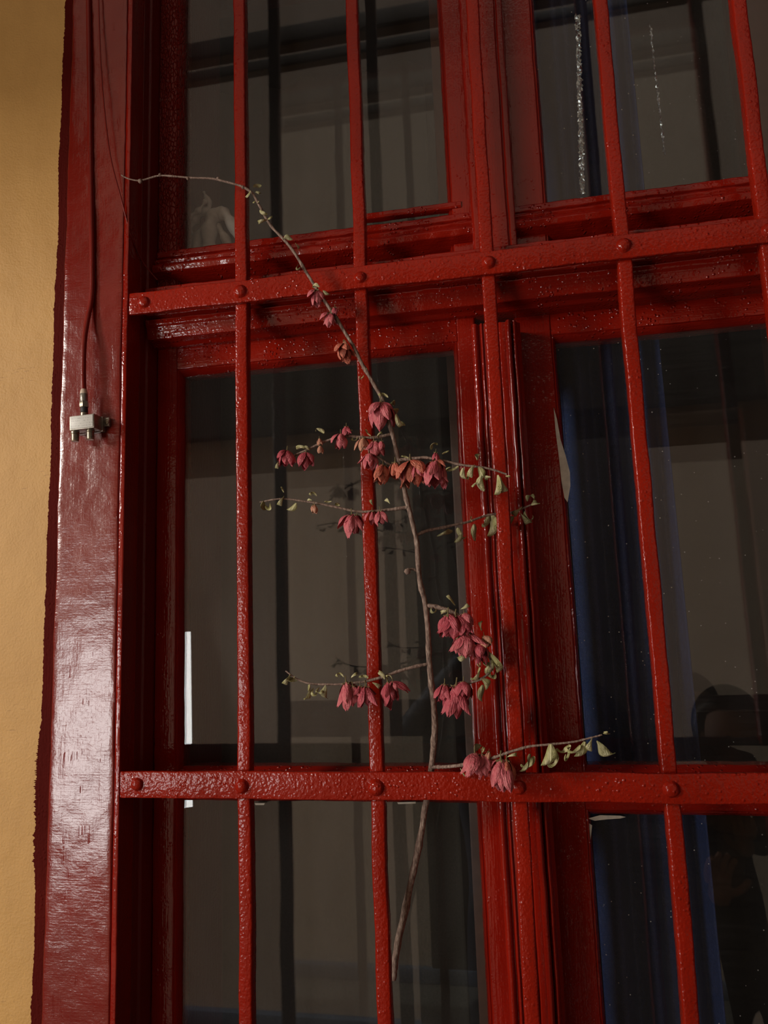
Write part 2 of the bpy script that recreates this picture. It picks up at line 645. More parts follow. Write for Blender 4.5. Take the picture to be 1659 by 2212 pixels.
def post(name, x0, x1, strip_side, label):
    root = empty(name, (min(x0, x1), 0, ZB - 0.06))
    tag(root, label, 'window post', kind='structure')
    lo, hi = min(x0, x1), max(x0, x1)
    sw = 0.0075
    if strip_side > 0:
        b0, b1, s0, s1 = lo, hi - sw - 0.0009, hi - sw, hi
    else:
        b0, b1, s0, s1 = lo + sw + 0.0009, hi, lo, lo + sw
    swept('board', 'Z', subdivided(rrect(b0, b1, 0.0, 0.03, 0.0022), 0.006), ZB - 0.06, ZT + 0.10, M['post'], root, step=0.005, amp=0.0006, freq=60, amp2=0.0012)
    swept('edge_strip', 'Z', rrect(s0, s1, -0.0006, 0.05, 0.0016), ZB - 0.06, ZT + 0.10, M['woodv'], root, step=0.006, amp=0.0004, freq=60, amp2=0.0004)
    return root


trimL = post('trim_1', PXL, PXR, 1, 'broad glossy red window post thick with brushed paint beside ochre wall')
trimR = post('trim_2', XR, XRP, -1, 'red window post on the far side of the grille')


def ragged(parent, xin, xbase, sgn):
    """the untidy edge of red paint brushed over the plaster"""
    bm = bmesh.new()
    rows = []
    n = 2200
    z0, z1 = ZB - 0.06, ZT + 0.10
    zlo, zhi = at(80, 1930, WALL_Y).z, at(90, 1560, WALL_Y).z
    for i in range(n + 1):
        z = z0 + (z1 - z0) * i / n
        j = noise.noise(Vector((0, 0, z * 9))) * 0.0028 + noise.noise(Vector((3, 0, z * 60))) * 0.0014 + noise.noise(Vector((5, 1, z * 260))) * 0.0013 + noise.noise(Vector((7, 4, z * 700))) * 0.0008
        if zlo < z < zhi:                     # dry-brush overshoot
            t = (z - zlo) / (zhi - zlo)
            j += math.sin(math.pi * t) * (0.0055 + 0.010 * abs(noise.noise(Vector((9, 2, z * 420)))))
        rows.append((z, xbase - sgn * (0.0012 + j)))
    f, bk = WALL_Y - 0.0011, WALL_Y + 0.001
    prev = None
    for z, x in rows:
        c = [bm.verts.new((xin, f, z)), bm.verts.new((x, f, z)), bm.verts.new((x, bk, z)), bm.verts.new((xin, bk, z))]
        if prev:
            for k in range(4):
                bm.faces.new((prev[k], prev[(k + 1) % 4], c[(k + 1) % 4], c[k]))
        prev = c
    return build('ragged_paint_edge', bm, M['edge'], parent)


ragged(trimL, PXL + 0.006, vx(104, WALL_Y), 1)
ragged(trimR, XRP - 0.006, 2 * CX - vx(104, WALL_Y), -1)

# ------------------------------------------------------------------ window
win = empty('window_1', (CX, 0.08, ZB - 0.06))
tag(win, 'old red double casement window with fanlights behind an iron grille', 'window', kind='structure')

# reveals with their step
for s in (1, -1):
    e = PXR if s > 0 else XR
    pts = [(e - s * 0.012, 0.032), (e + s * 0.0005, 0.032), (e + s * 0.0005, 0.046), (e + s * 0.004, 0.048), (e + s * 0.004, 0.30), (e - s * 0.012, 0.30)]
    if s < 0:
        pts = pts[::-1]
    swept('jamb', 'Z', rounded(pts, 0.0008, 2), ZB - 0.06, ZT + 0.10, M['jamb'], win, step=0.02, amp=0.0003)
box('head', PXL + 0.01, XRP - 0.01, 0.03, 0.40, ZT, ZT + 0.10, M['jamb'], win, 0.003)
box('sill', PXR - 0.01, XR + 0.01, -0.02, 0.40, ZB - 0.06, ZB, M['jamb'], win, 0.004)
XJ0, XJ1 = PXR + 0.004, XR - 0.004

# transom between casements and fanlights
YT = 0.044
zt = lambda py: hz(py, YT)
tp = [(0.10, zt(700)), (0.066, zt(700)), (0.060, zt(694)), (YT + 0.002, zt(692)), (YT - 0.001, zt(668)), (YT - 0.004, zt(664)), (YT - 0.005, zt(653)),
      (YT - 0.001, zt(650)), (YT + 0.005, zt(646)), (YT - 0.003, zt(642)), (YT - 0.003, zt(612)), (YT + 0.004, zt(606)), (YT - 0.006, zt(600)), (YT - 0.006, zt(582)), (0.062, zt(574)), (0.10, zt(572))]
swept('transom', 'X', rounded(tp, 0.0016, 3), XJ0, XJ1, M['woodh'], win, step=0.005, amp=0.0007, freq=55, amp2=0.0008)

# fanlight mullion and the cover strip between the casements
xm0, xm1 = at(1004, 220, 0.050).x, at(1098, 220, 0.050).x
mp = [(xm0, 0.10), (xm0, 0.052), (xm0 + 0.004, 0.050), (xm1 - 0.012, 0.050), (xm1 - 0.010, 0.053), (xm1 - 0.008, 0.050), (xm1 - 0.001, 0.051), (xm1, 0.056), (xm1, 0.10)]
ztr = zt(574)
swept('mullion', 'Z', rounded(mp, 0.0012, 3), ztr - 0.01, ZT, M['woodv'], win, step=0.006, amp=0.0005, amp2=0.0008)
YA = 0.048
xa = [vx(p, YA) for p in (1046, 1060, 1064, 1072, 1104, 1107, 1122, 1127, 1146, 1149, 1157)]


def half_round(x0, x1, y, h, n=8):
    return [((x0 + x1) / 2 - math.cos(math.pi * i / n) * (x1 - x0) / 2, y - h * math.sin(math.pi * i / n)) for i in range(n + 1)]


X_ = lambda p: vx(p, YA)
ap = [(X_(1045), 0.089)] + half_round(X_(1045), X_(1061), YA + 0.004, 0.0050, 10) + [(X_(1064), YA + 0.004)] \
    + half_round(X_(1065), X_(1072), YA + 0.002, 0.0026, 6) + [(X_(1074), YA + 0.0012), (X_(1103), YA + 0.0012), (X_(1106), YA + 0.005), (X_(1109), YA + 0.0015), (X_(1121), YA + 0.003)] \
    + half_round(X_(1123), X_(1136), YA + 0.003, 0.0070, 10) + half_round(X_(1137), X_(1148), YA + 0.005, 0.0055, 8) + [(X_(1151), YA + 0.008), (X_(1157), YA + 0.011), (X_(1157), 0.089)]
zstrip = hz(692, YA, 1105)
swept('cover_strip', 'Z', rounded(ap, 0.0004, 1), ZB, zstrip, M['woodv'], win, step=0.006, amp=0.00035, freq=45, amp2=0.0008)

GT = 0.003


def pane(parent, x0, x1, z0, z1, y, mat):
    return box('pane', x0, x1, y, y + GT, z0, z1, mat, parent)


def stile(parent, x0, x1, yf, yb, z0, z1, bead, mat=None, amp2=0.0008):
    """bead: +1 glass on the +x side, -1 on the -x side"""
    g = 0.007
    if bead > 0:
        p = [(x0, yb), (x0, yf + 0.002), (x0 + 0.002, yf), (x1 - g, yf), (x1 - g + 0.0012, yf + 0.003), (x1 - g + 0.003, yf + 0.0015), (x1, yf + 0.012), (x1, yb)]
    else:
        p = [(x1, yb), (x0, yb), (x0, yf + 0.012), (x0 + g - 0.003, yf + 0.0015), (x0 + g - 0.0012, yf + 0.003), (x0 + g, yf), (x1 - 0.002, yf), (x1, yf + 0.002)]
    return swept('stile', 'Z', rounded(p, 0.0009, 2), z0, z1, mat or M['woodv'], parent, step=0.006, amp=0.0005, amp2=amp2)


def rail(parent, x0, x1, yf, yb, z0, z1, up, down, mat=None):
    """up / down: glass above / below, gives a glazing bevel on that edge"""
    g = 0.008
    p = [(yb, z0)]
    p += [(yf + 0.012, z0), (yf + 0.0015, z0 + g - 0.002), (yf + 0.003, z0 + g - 0.001), (yf, z0 + g)] if down else [(yf, z0)]
    p += [(yf, z1 - g), (yf + 0.003, z1 - g + 0.001), (yf + 0.0015, z1 - g + 0.002), (yf + 0.012, z1)] if up else [(yf, z1)]
    p += [(yb, z1)]
    return swept('rail', 'X', rounded(p, 0.0009, 2), x0, x1, mat or M['woodh'], parent, step=0.005, amp=0.0006, amp2=0.0008)


# --- casements
def casement(x0, g0, g1, x1, yf, ztop, zglass, m0, m1, mat, label):
    s = empty('casement_sash', ((x0 + x1) / 2, yf, ZB), win)
    s['label'] = label
    yb, yg = yf + 0.034, yf + 0.013
    stile(s, x0, g0, yf, yb, ZB, ztop, 1)
    stile(s, g1, x1, yf, yb, ZB, ztop, -1)
    rail(s, g0 - 0.006, g1 + 0.006, yf + 0.0006, yb, zglass, ztop, False, True)
    rail(s, g0 - 0.006, g1 + 0.006, yf + 0.0006, yb, m0, m1, True, True)
    rail(s, g0 - 0.006, g1 + 0.006, yf + 0.0006, yb, ZB, ZB + 0.07, True, False)
    pane(s, g0 - 0.004, g1 + 0.004, m1 - 0.004, zglass + 0.004, yg, mat)
    pane(s, g0 - 0.004, g1 + 0.004, ZB + 0.066, m0 + 0.004, yg, mat)
    return s


YL = 0.073
cas1 = casement(XJ0, vx(389, YL), vx(1001, YL), xa[0] + 0.004, YL, hz(714, YL), hz(777, YL), hz(1737, YL), hz(1660, YL), M['glass'],
                'casement with clear panes next to the broad post')
YR = 0.090
rg0 = vx(1236, YR)
cas2 = casement(xa[10] - 0.006, rg0, XJ1 - 0.040, XJ1, YR, hz(655, YR, 1370), hz(718, YR, 1370), hz(1766, YR, 1400), hz(1657, YR, 1400), M['glass_dusty'],
                'casement with dusty panes beyond the cover strip')
# chip where the paint has come off the putty beside the dusty pane
bm = bmesh.new()
pp = [(1196, 880), (1203, 905), (1211, 950), (1222, 985), (1231, 1020), (1232, 1050), (1226, 1085), (1219, 1075), (1213, 1040), (1207, 985), (1200, 930)]
fr = [bm.verts.new(at(x, y, YR - 0.0022)) for x, y in pp]
bk = [bm.verts.new(at(x, y, YR + 0.006)) for x, y in pp]
for i in range(len(pp)):
    j = (i + 1) % len(pp)
    bm.faces.new((fr[i], fr[j], bk[j], bk[i]))
bm.faces.new(fr)
bm.faces.new(list(reversed(bk)))
ch = build('bare_putty_chip', bm, M['putty'], cas2)
ch['label'] = 'pale bare putty where red paint has flaked off'


def chip(poly, Y, parent, label):
    bm = bmesh.new()
    fr = [bm.verts.new(at(x, y, Y)) for x, y in poly]
    bk = [bm.verts.new(at(x, y, Y + 0.006)) for x, y in poly]
    for i in range(len(poly)):
        j = (i + 1) % len(poly)
        bm.faces.new((fr[i], fr[j], bk[j], bk[i]))
    bm.faces.new(fr)
    bm.faces.new(list(reversed(bk)))
    build('bare_putty_chip', bm, M['putty'], parent)['label'] = label


chip([(1270, 1768), (1296, 1761), (1340, 1762), (1352, 1765), (1340, 1768), (1310, 1770), (1285, 1773)], YR + 0.004, cas2, 'thin pale putty line under the middle rail')
chip([(1272, 1778), (1279, 1783), (1276, 1812), (1273, 1826), (1270, 1800)], YR + 0.004, cas2, 'small pale putty chip in the pane corner')
chip([(550, 1735), (572, 1735), (570, 1739), (552, 1739)], YL + 0.002, cas1, 'small pale putty chip under the middle rail')
chip([(858, 1733), (898, 1732), (898, 1736), (860, 1737)], YL + 0.002, cas1, 'thin pale putty chip under the middle rail')


# --- fanlights
def fanlight(x0, g0, g1, x1, yf, zb, mat, left_mat, label):
    s = empty('fanlight_sash', ((x0 + x1) / 2, yf, ztr), win)
    s['label'] = label
    yb, yg = yf + 0.036, yf + 0.016
    z = lambda py: hz(py, yf)
    stile(s, x0, g0, yf, yb, ztr + 0.01, ZT, 1, left_mat)
    stile(s, g1, x1, yf, yb, ztr + 0.01, ZT, -1)
    p = [(yb, z(570)), (yf + 0.012, z(569)), (yf - 0.006, z(560)), (yf - 0.014, z(556)), (yf - 0.017, z(546)), (yf - 0.014, z(538)), (yf - 0.007, z(533)), (yf - 0.010, z(528)), (yf - 0.008, z(523)),
         (yf + 0.003, z(518)), (yf - 0.003, z(514)), (yf - 0.001, z(500)), (yf + 0.014, z(487)), (yb, z(486))]
    swept('rail', 'X', rounded(p, 0.0012, 3), x0 + 0.001, x1 - 0.001, M['woodh'], s, step=0.004, amp=0.0009, freq=75, amp2=0.0008)
    rail(s, g0 - 0.006, g1 + 0.006, yf + 0.0006, yb, ZT - 0.06, ZT, False, True)
    pane(s, g0 - 0.004, g1 + 0.004, z(490), ZT - 0.056, yg, mat)
    return s


YF = 0.070
fan1 = fanlight(XJ0, at(391, 260, YF).x, at(956, 260, YF).x, xm0 + 0.002, YF, 0, M['glass'], M['woodc'], 'fanlight with flaking stile next to the broad post')
fan2 = fanlight(xm1 - 0.002, at(1172, 260, YF).x, XJ1 - 0.040, XJ1, YF, 0, M['glass_dusty'], M['woodv'], 'fanlight beyond the mullion')
# loose bead end lying on the fanlight rail
swept('glazing_bead', 'X', rrect(YF - 0.002, YF + 0.010, hz(474, YF, 800), hz(474, YF, 800) + 0.009, 0.0015), vx(806, YF), at(997, 462, YF).x, M['woodh'], fan1, step=0.006, amp=0.0006)

# --- inner window (second glazing deep in the wall)
inn = empty('window_2', (CX, 0.30, ZB))
tag(inn, 'dim brown inner window behind the red casements', 'window', kind='structure')
YI = 0.30
ix0, ix1 = vx(402, YI), vx(437, YI)
for (a, b) in ((ix0 - 0.06, ix1), (vx(985, YI), vx(1215, YI)), (XJ1 - 0.06, XJ1 + 0.05)):
    box('inner_stile', a, b, YI, YI + 0.04, ZB, ZT, M['inner'], inn, 0.003)
box('inner_rail', ix0 - 0.03, XJ1, YI - 0.01, YI + 0.05, hz(700, YI) + 0.015, hz(600, YI) - 0.01, M['inner'], inn, 0.003)
box('inner_rail', ix0 - 0.03, XJ1, YI - 0.01, YI + 0.05, ZB, ZB + 0.06, M['inner'], inn, 0.003)
zi = (hz(700, YI) + hz(600, YI)) / 2
for a, b in ((ix1, vx(985, YI)), (vx(1215, YI), XJ1 - 0.06)):
    box('inner_pane', a - 0.004, b + 0.004, YI + 0.018, YI + 0.021, ZB + 0.05, zi, M['glass_in'], inn)
    box('inner_pane', a - 0.004, b + 0.004, YI + 0.018, YI + 0.021, zi, ZT, M['glass_in'], inn)


# --- curtains inside
def curtain(name, x0, x1, y, z0, z1, folds, depth, mat, label, cat, seed):
    bm = bmesh.new()
    nx, nz = 90, 40
    g = []
    for i in range(nx + 1):
        col = []
        for j in range(nz + 1):
            u, v = i / nx, j / nz
            yy = y + depth * math.sin(u * folds * 2 * math.pi + seed + 0.5 * math.sin(v * 3 + seed)) + depth * 0.5 * noise.noise(Vector((u * 9, v * 3, seed)))
            col.append(bm.verts.new((x0 + (x1 - x0) * u, yy, z0 + (z1 - z0) * v)))
        g.append(col)
    for i in range(nx):
        for j in range(nz):
            bm.faces.new((g[i][j], g[i + 1][j], g[i + 1][j + 1], g[i][j + 1]))
    o = build(name, bm, mat, None, origin=((x0 + x1) / 2, y, z0), angle=80)
    md = o.modifiers.new('thick', 'SOLIDIFY')
    md.thickness = 0.0012
    return tag(o, label, cat)


curtain('satin_curtain', vx(1238, 0.215), vx(1470, 0.215), 0.215, ZB + 0.02, ZT - 0.02, 3.3, 0.016, M['satin'], 'dark blue satin curtain hanging behind the dusty panes', 'curtain', 1.3)
curtain('sheer_curtain', vx(1335, 0.50), 1.05, 0.50, hz(660, 0.5, 1400), ZT, 5, 0.010, M['sheer'], 'grey sheer curtain inside behind the far fanlight', 'curtain', 0.4)
curtain('sheer_curtain', -0.35, vx(965, 0.60), 0.60, ZB - 0.2, ZT, 5, 0.012, M['sheer'], 'grey sheer curtain inside behind the clear panes', 'curtain', 2.1)

M['glint_foil'] = plain('crinkled_glint_foil', (0.55, 0.60, 0.64), 0.10, 0.95, nscale=300, bump=0.3)


def glint_foil(x, y0, y1, w, Y, seed, label):  # made-up shiny strip standing in for light glinting on the curtain folds
    rf = random.Random(seed)
    bm = bmesh.new()
    n = int(abs(y1 - y0) / 3.2)
    prev = None
    for i in range(n + 1):
        t = i / n
        c = at(x[0] + (x[1] - x[0]) * t, y0 + (y1 - y0) * t, Y)
        row = []
        for j in range(5):
            u = (j / 4 - 0.5) * w * (0.55 + 0.45 * rf.random())
            row.append(bm.verts.new(c + Vector((u + rf.uniform(-.0012, .0012), rf.uniform(-.0016, .0016), rf.uniform(-.0006, .0006)))))
        if prev:
            for j in range(4):
                bm.faces.new((prev[j], prev[j + 1], row[j + 1], row[j]))
        prev = row
    o = build('glint_strip', bm, M['glint_foil'], None, origin=at(x[1], y1, Y), smooth=False)
    md = o.modifiers.new('thick', 'SOLIDIFY')
    md.thickness = 0.0002
    return tag(o, label, 'foil strip')


glint_foil((1248, 1258), 30, 418, 0.009, 0.125, 3, 'broad crinkled shiny strip added in place of curtain glints behind the far fanlight pane')
glint_foil((1404, 1436), 52, 335, 0.0022, 0.125, 5, 'thread-thin shiny strip added in place of a curtain glint beside the broad strip')

# crumpled cloth on the ledge between the panes
bm = bmesh.new()
for yy, r0, r1, pl_ in ((0.150, 0.010, 0.003, ((395, 560), (402, 500), (425, 468), (452, 448), (440, 415))), (0.155, 0.013, 0.008, ((455, 570), (452, 500), (468, 462), (492, 470), (520, 520))),
                        (0.165, 0.011, 0.005, ((425, 565), (432, 512), (455, 488), (478, 500), (500, 540))), (0.140, 0.005, 0.002, ((405, 470), (428, 455), (446, 432)))):
    pts = catmull([at(x, y, yy) for x, y in pl_], 6)
    tube(bm, pts, [r0 + (r1 - r0) * i / len(pts) + 0.002 * math.sin(i * 1.3) for i in range(len(pts))], 10, 0.2)
cl = build('folded_cloth', bm, M['white_cloth'], None, origin=at(450, 560, 0.155), angle=80)
tag(cl, 'crumpled off-white cloth lying behind the fanlight pane near the flaking stile', 'cloth')
# ledge that carries it
box('ledge', XJ0, XJ1, 0.106, 0.30, zt(574) - 0.02, at(700, 520, 0.106).z, M['inner'], win, 0.002)

# ------------------------------------------------------------------ iron grille
ZU = Z0 + 0.6144
gr = empty('window_grille', (CX, 0.005, ZB))
tag(gr, 'red painted iron grille of square bars riveted to two flat straps', 'grille')
HB = 0.0082


def ironbar(x):
    return swept('bar', 'Z', rrect(x - HB, x + HB, 0.0055, 0.0215, 0.0026), ZB, ZT, M['bar'], gr, step=0.004, amp=0.00045, freq=85, seed=x * 31, amp2=0.0014)


for i in range(5):
    ironbar(0.16 * i)
for z, hh in ((Z0, 0.0155), (ZU, 0.0150)):
    st = swept('strap', 'X', rrect(0.0, 0.0055, z - hh, z + hh, 0.0016), PXR + 0.001 if z == Z0 else PXR + 0.002, XR - 0.001, M['strap'], gr, step=0.004, amp=0.00055, freq=80, seed=z, amp2=0.0012)
    for x in [-0.1327] + [0.16 * i for i in range(5)] + [2 * CX + 0.1327 - 0.01]:
        bm = bmesh.new()
        r = 0.0078 + random.uniform(-0.0006, 0.0006)
        lathe(bm, (x + random.uniform(-.0015, .0015), 0.0012, z + random.uniform(-.0015, .0015)), (0, -1, 0), [(0, r * 1.18), (0.0012, r * 1.15), (0.002, r), (0.0038, r * 0.92), (0.0054, r * 0.66), (0.0062, r * 0.32), (0.0064, 0)], 18)
        for v in bm.verts:
            v.co += noise.noise_vector(v.co * 220) * 0.0005
        build('rivet', bm, M['strap'], st, angle=80)
for z in (Z0, ZU):
    for x0, x1 in ((PXR - 0.001, PXR + 0.024), (XR - 0.024, XR + 0.001)):
        box('fixing_lug', x0, x1, 0.0055, 0.016, z - 0.011, z + 0.011, M['bar'], gr, 0.002)

# ------------------------------------------------------------------ cables and splitter
cab = empty('coaxial_cable', at(190, 0, 0.0))
tag(cab, 'red overpainted coaxial cable clipped down the broad post to the splitter', 'cable')
cp = [(at(186, -420, -0.003)), (at(191, 0, -0.003)), (at(195, 300, -0.003)), (at(199, 560, -0.003)), (at(198, 640, -0.004)), (at(189, 690, -0.008)), (at(182, 740, -0.014)), (at(180, 800, -0.016)), (at(181, 850, -0.016))]
bm = bmesh.new()
tube(bm, catmull(cp, 10), 0.0034, 12)
build('cable_sheath', bm, M['cable'], cab, angle=80)
SY = -0.016
pb, pt_ = at(182, 890, SY), at(181, 842, SY)
ax = (pt_ - pb)
L = ax.length
ax.normalize()
pl = empty('plug', pb, cab)
pl['label'] = 'metal screw plug with cream cap'
for nm, h0, prof_, sd_, mt in (
        ('rubber_ring', -0.02, [(0, 0.0044), (0.0005, 0.0047), (L * 0.24, 0.0047), (L * 0.26, 0.0043)], 16, M['rubber']),
        ('nut', 0.20, [(0, 0.0053), (0.0006, 0.0056), (L * 0.24, 0.0056), (L * 0.27, 0.0050)], 6, M['brass']),
        ('plug_barrel', 0.45, [(0, 0.0046), (0.0008, 0.0049), (L * 0.36, 0.0048), (L * 0.38, 0.0044)], 16, M['steel']),
        ('cap', 0.80, [(0, 0.0048), (L * 0.06, 0.0048), (L * 0.18, 0.0040), (L * 0.22, 0.0034)], 14, M['cap'])):
    bm = bmesh.new()
    lathe(bm, pb + ax * L * h0, ax, prof_, sd_)
    build(nm, bm, mt, pl)

wire = empty('thin_wire', at(213, 0, 0.0))
tag(wire, 'thin red painted wire slanting from the post to the sash corner', 'wire')
bm = bmesh.new()
wp = [at(204, -300, -0.004), at(213, 0, -0.006), at(217, 120, -0.008), at(224, 220, -0.010), at(238, 335, -0.010), at(262, 430, -0.006), at(284, 510, 0.006), at(308, 565, 0.03), at(340, 605, 0.045)]
tube(bm, catmull(wp, 8), 0.0010, 8)
build('wire_strand', bm, M['cable'], wire, angle=80)

spl = empty('cable_splitter', at(180, 940, 0.0))
tag(spl, 'small metal television cable splitter screwed to the broad red post', 'splitter')
c00, c10, c01 = at(150, 899, -0.026), at(203, 893, -0.026), at(150, 928, -0.026)
sx0, sx1 = c00.x, c10.x
sz1, sz0 = (c00.z + c10.z) / 2, (c01.z + at(202, 925, -0.026).z) / 2
tilt = Matrix.Rotation(math.radians(-2.0), 4, 'Y')
ctr = Vector(((sx0 + sx1) / 2, -0.013, (sz0 + sz1) / 2))


def tl(bm):
    bmesh.ops.transform(bm, matrix=Matrix.Translation(ctr) @ tilt @ Matrix.Translation(-ctr), verts=bm.verts)
    return bm


build('case', tl(boxbm(sx0, sx1, -0.0255, -0.0015, sz0, sz1, 0.0008)), M['steel'], spl)
build('face_plate', tl(boxbm(sx0 + 0.0013, sx1 - 0.0013, -0.0263, -0.025, sz0 + 0.0013, sz1 - 0.0010, 0.0003)), M['plate'], spl)
build('case_flange', tl(boxbm(sx0 - 0.0006, sx1 + 0.0012, -0.0080, -0.0005, sz0 - 0.0006, sz1 + 0.0006, 0.0005)), M['steel'], spl)
for s in (-1, 1):
    ex = sx0 if s < 0 else sx1
    zc = (sz0 + sz1) / 2 + s * 0.003
    bm = boxbm(min(ex, ex + s * 0.0085), max(ex, ex + s * 0.0085), -0.0050, 0.0, zc - 0.006, zc + 0.006, 0.0015)
    ear = build('mounting_ear', tl(bm), M['steel'], spl)
    bm = bmesh.new()
    lathe(bm, (ex + s * 0.0050, -0.0048, zc), (0, -1, 0), [(0, 0.0034), (0.0008, 0.0032), (0.0014, 0.0022), (0.0015, 0.0)], 14)
    build('screw', tl(bm), M['brass'], ear)
for px in (162, 195):
    b = at(px, 928, SY)
    b.z = sz0 + 0.001
    bm = bmesh.new()
    prof = [(0, 0.0052), (0.003, 0.0052), (0.0036, 0.0046), (0.0036, 0.0044)]
    h = 0.004
    for k in range(5):
        prof += [(h, 0.0048), (h + 0.0008, 0.0048), (h + 0.0010, 0.0044), (h + 0.0015, 0.0044)]
        h += 0.0017
    prof += [(h + 0.0006, 0.0046), (h + 0.0010, 0.0040), (h + 0.0008, 0.0022)]
    lathe(bm, b, (0, 0, -1), prof, 18)
    cn = build('threaded_socket', tl(bm), M['brass'], spl)
bm = bmesh.new()
b = at(182, 897, SY)
b.z = sz1 - 0.001
prof = [(0, 0.0050), (0.003, 0.0050)]
lathe(bm, b, (0, 0, 1), [(0, 0.0052), (0.0022, 0.0052), (0.0026, 0.0046), (0.006, 0.0046), (0.0064, 0.0050), (0.0068, 0.0046)], 18)
build('threaded_socket', bm, M['brass'], spl)

# ------------------------------------------------------------------ flowering branch


def petal_mesh(name, cup, flare, wid, mat, seed):
    rnd = random.Random(seed)
    bm = bmesh.new()
    nu, nv = 7, 6
    g = []
    ph = rnd.uniform(0, 6)
    for i in range(nu + 1):
        u = i / nu
        row = []
        w = wid * (math.sin(math.pi * min(1, u ** 1.15 * 0.95 + 0.04)) ** 0.8 + 0.05)
        for j in range(nv + 1):
            v = j / nv * 2 - 1
            x = w * v
            z = -u
            y = -(0.10 + cup * math.sin(math.pi * u * 0.85)) + cup * 1.1 * (w * v) ** 2 / max(wid * wid, 1e-4) * 0.6 - flare * u * u * u
            y += 0.03 * math.sin(5 * u + ph + 3 * v)
            row.append(bm.verts.new((x, y, z + 0.04 * math.sin(3 * v + ph))))
        g.append(row)
    for i in range(nu):
        for j in range(nv):
            bm.faces.new((g[i][j], g[i + 1][j], g[i + 1][j + 1], g[i][j + 1]))
    me = bpy.data.meshes.new(name)
    bm.to_mesh(me)
    bm.free()
    finish(me, 80)
    me.materials.append(mat)
    return me


PET = {}
for key in ('pink', 'rose', 'salmon', 'blush'):
    PET[key] = [petal_mesh('petal', c, f, w, M[key], s) for c, f, w, s in ((0.24, 0.02, 0.25, 1), (0.30, -0.12, 0.29, 2), (0.16, 0.22, 0.20, 3), (0.26, -0.05, 0.23, 4))]


def leaf_mesh(mat, curl, wid, seed):
    rnd = random.Random(seed)
    bm = bmesh.new()
    nu, nv = 10, 6
    g = []
    a = rnd.uniform(-0.3, 0.3)
    y = z = 0.0
    for i in range(nu + 1):
        u = i / nu
        w = wid * math.sin(math.pi * (0.06 + 0.90 * u)) ** 0.8
        row = []
        tw = a + 1.1 * math.sin(u * 2.5 + seed)
        for j in range(nv + 1):
            v = j / nv * 2 - 1
            p = Vector((w * math.sin(v * 1.25) / 1.1, w * 0.75 * (1 - math.cos(v * 1.25)), 0))
            p.rotate(Matrix.Rotation(tw, 3, 'Z'))
            row.append(bm.verts.new((p.x, p.y + y, p.z + z)))
        g.append(row)
        an = curl * u * u
        y += math.sin(an) / nu
        z -= math.cos(an) / nu
    for i in range(nu):
        for j in range(nv):
            bm.faces.new((g[i][j], g[i + 1][j], g[i + 1][j + 1], g[i][j + 1]))
    me = bpy.data.meshes.new('leaf')
    bm.to_mesh(me)
    bm.free()
    finish(me, 80)
    me.materials.append(mat)
    return me


LEAF = [leaf_mesh(M['leaf'], 4.6, 0.19, 1), leaf_mesh(M['leaf'], 3.0, 0.24, 2), leaf_mesh(M['leaf'], -5.6, 0.14, 3), leaf_mesh(M['leaf'], 2.0, 0.27, 4)]
LEAFD = [leaf_mesh(M['leafd'], 3.8, 0.22, 5), leaf_mesh(M['leafd'], 2.4, 0.26, 6), leaf_mesh(M['leafd'], -4.4, 0.18, 7)]


def calyx_mesh():
    bm = bmesh.new()
    lathe(bm, (0, 0, 0.10), (0, 0, -1), [(0, 0.03), (0.06, 0.10), (0.16, 0.17), (0.24, 0.12), (0.26, 0.02)], 8)
    tube(bm, [(0, 0, 0.42), (0.02, 0.01, 0.25), (0, 0, 0.05)], [0.035, 0.03, 0.05], 6)
    for k in range(5):
        a = k * 1.2566
        d = Vector((math.cos(a), math.sin(a), 0))
        t = Vector((-d.y, d.x, 0))
        p0, p1, p2, p3 = d * 0.12 + t * 0.07, d * 0.12 - t * 0.07, d * 0.30 + Vector((0, 0, 0.02)), d * 0.22 + Vector((0, 0, -0.10))
        vs = [bm.verts.new(p) for p in (p0, p1, p2, p3)]
        bm.faces.new((vs[0], vs[1], vs[2]))
        bm.faces.new((vs[0], vs[3], vs[1]))
        bm.faces.new((vs[0], vs[2], vs[3]))
        bm.faces.new((vs[1], vs[3], vs[2]))
    me = bpy.data.meshes.new('calyx')
    bm.to_mesh(me)
    bm.free()
    finish(me, 60)
    me.materials.append(M['calyx'])
    return me


CAL = calyx_mesh()
br = empty('flowering_branch', at(848, 2110, 0.045))
tag(br, 'dry flowering twig with faded pink blossoms woven through the red grille', 'branch')
BR0 = br.location.copy()


def twig(name, pts, r0, r1, n=7, jit=0.12):
    P = catmull([at(x, y, Y) for x, y, Y in pts], n)
    m = len(P)
    # knobbly bark
    rad = []
    for i in range(m):
        t = i / (m - 1)
        r = r0 + (r1 - r0) * t
        rad.append(r * (1 + 0.16 * noise.noise(P[i] * 90) + (0.22 if i % 9 == 4 else 0)))
        P[i] = P[i] + noise.noise_vector(P[i] * 45) * 0.0009
    bm = bmesh.new()
    tube(bm, P, rad, 8, jit)
    return build(name, bm, M['bark'], br, angle=80)


def pathY(path, px, py):
    """depth of the twig nearest to a pixel"""
    best, y = 1e9, 0
    for i in range(len(path) - 1):
        a, b = path[i], path[i + 1]
        for t in (0, .25, .5, .75, 1):
            x_, y_, d_ = (a[k] + (b[k] - a[k]) * t for k in range(3))
            d = (x_ - px) ** 2 + (y_ - py) ** 2
            if d < best:
                best, y = d, d_
    return y


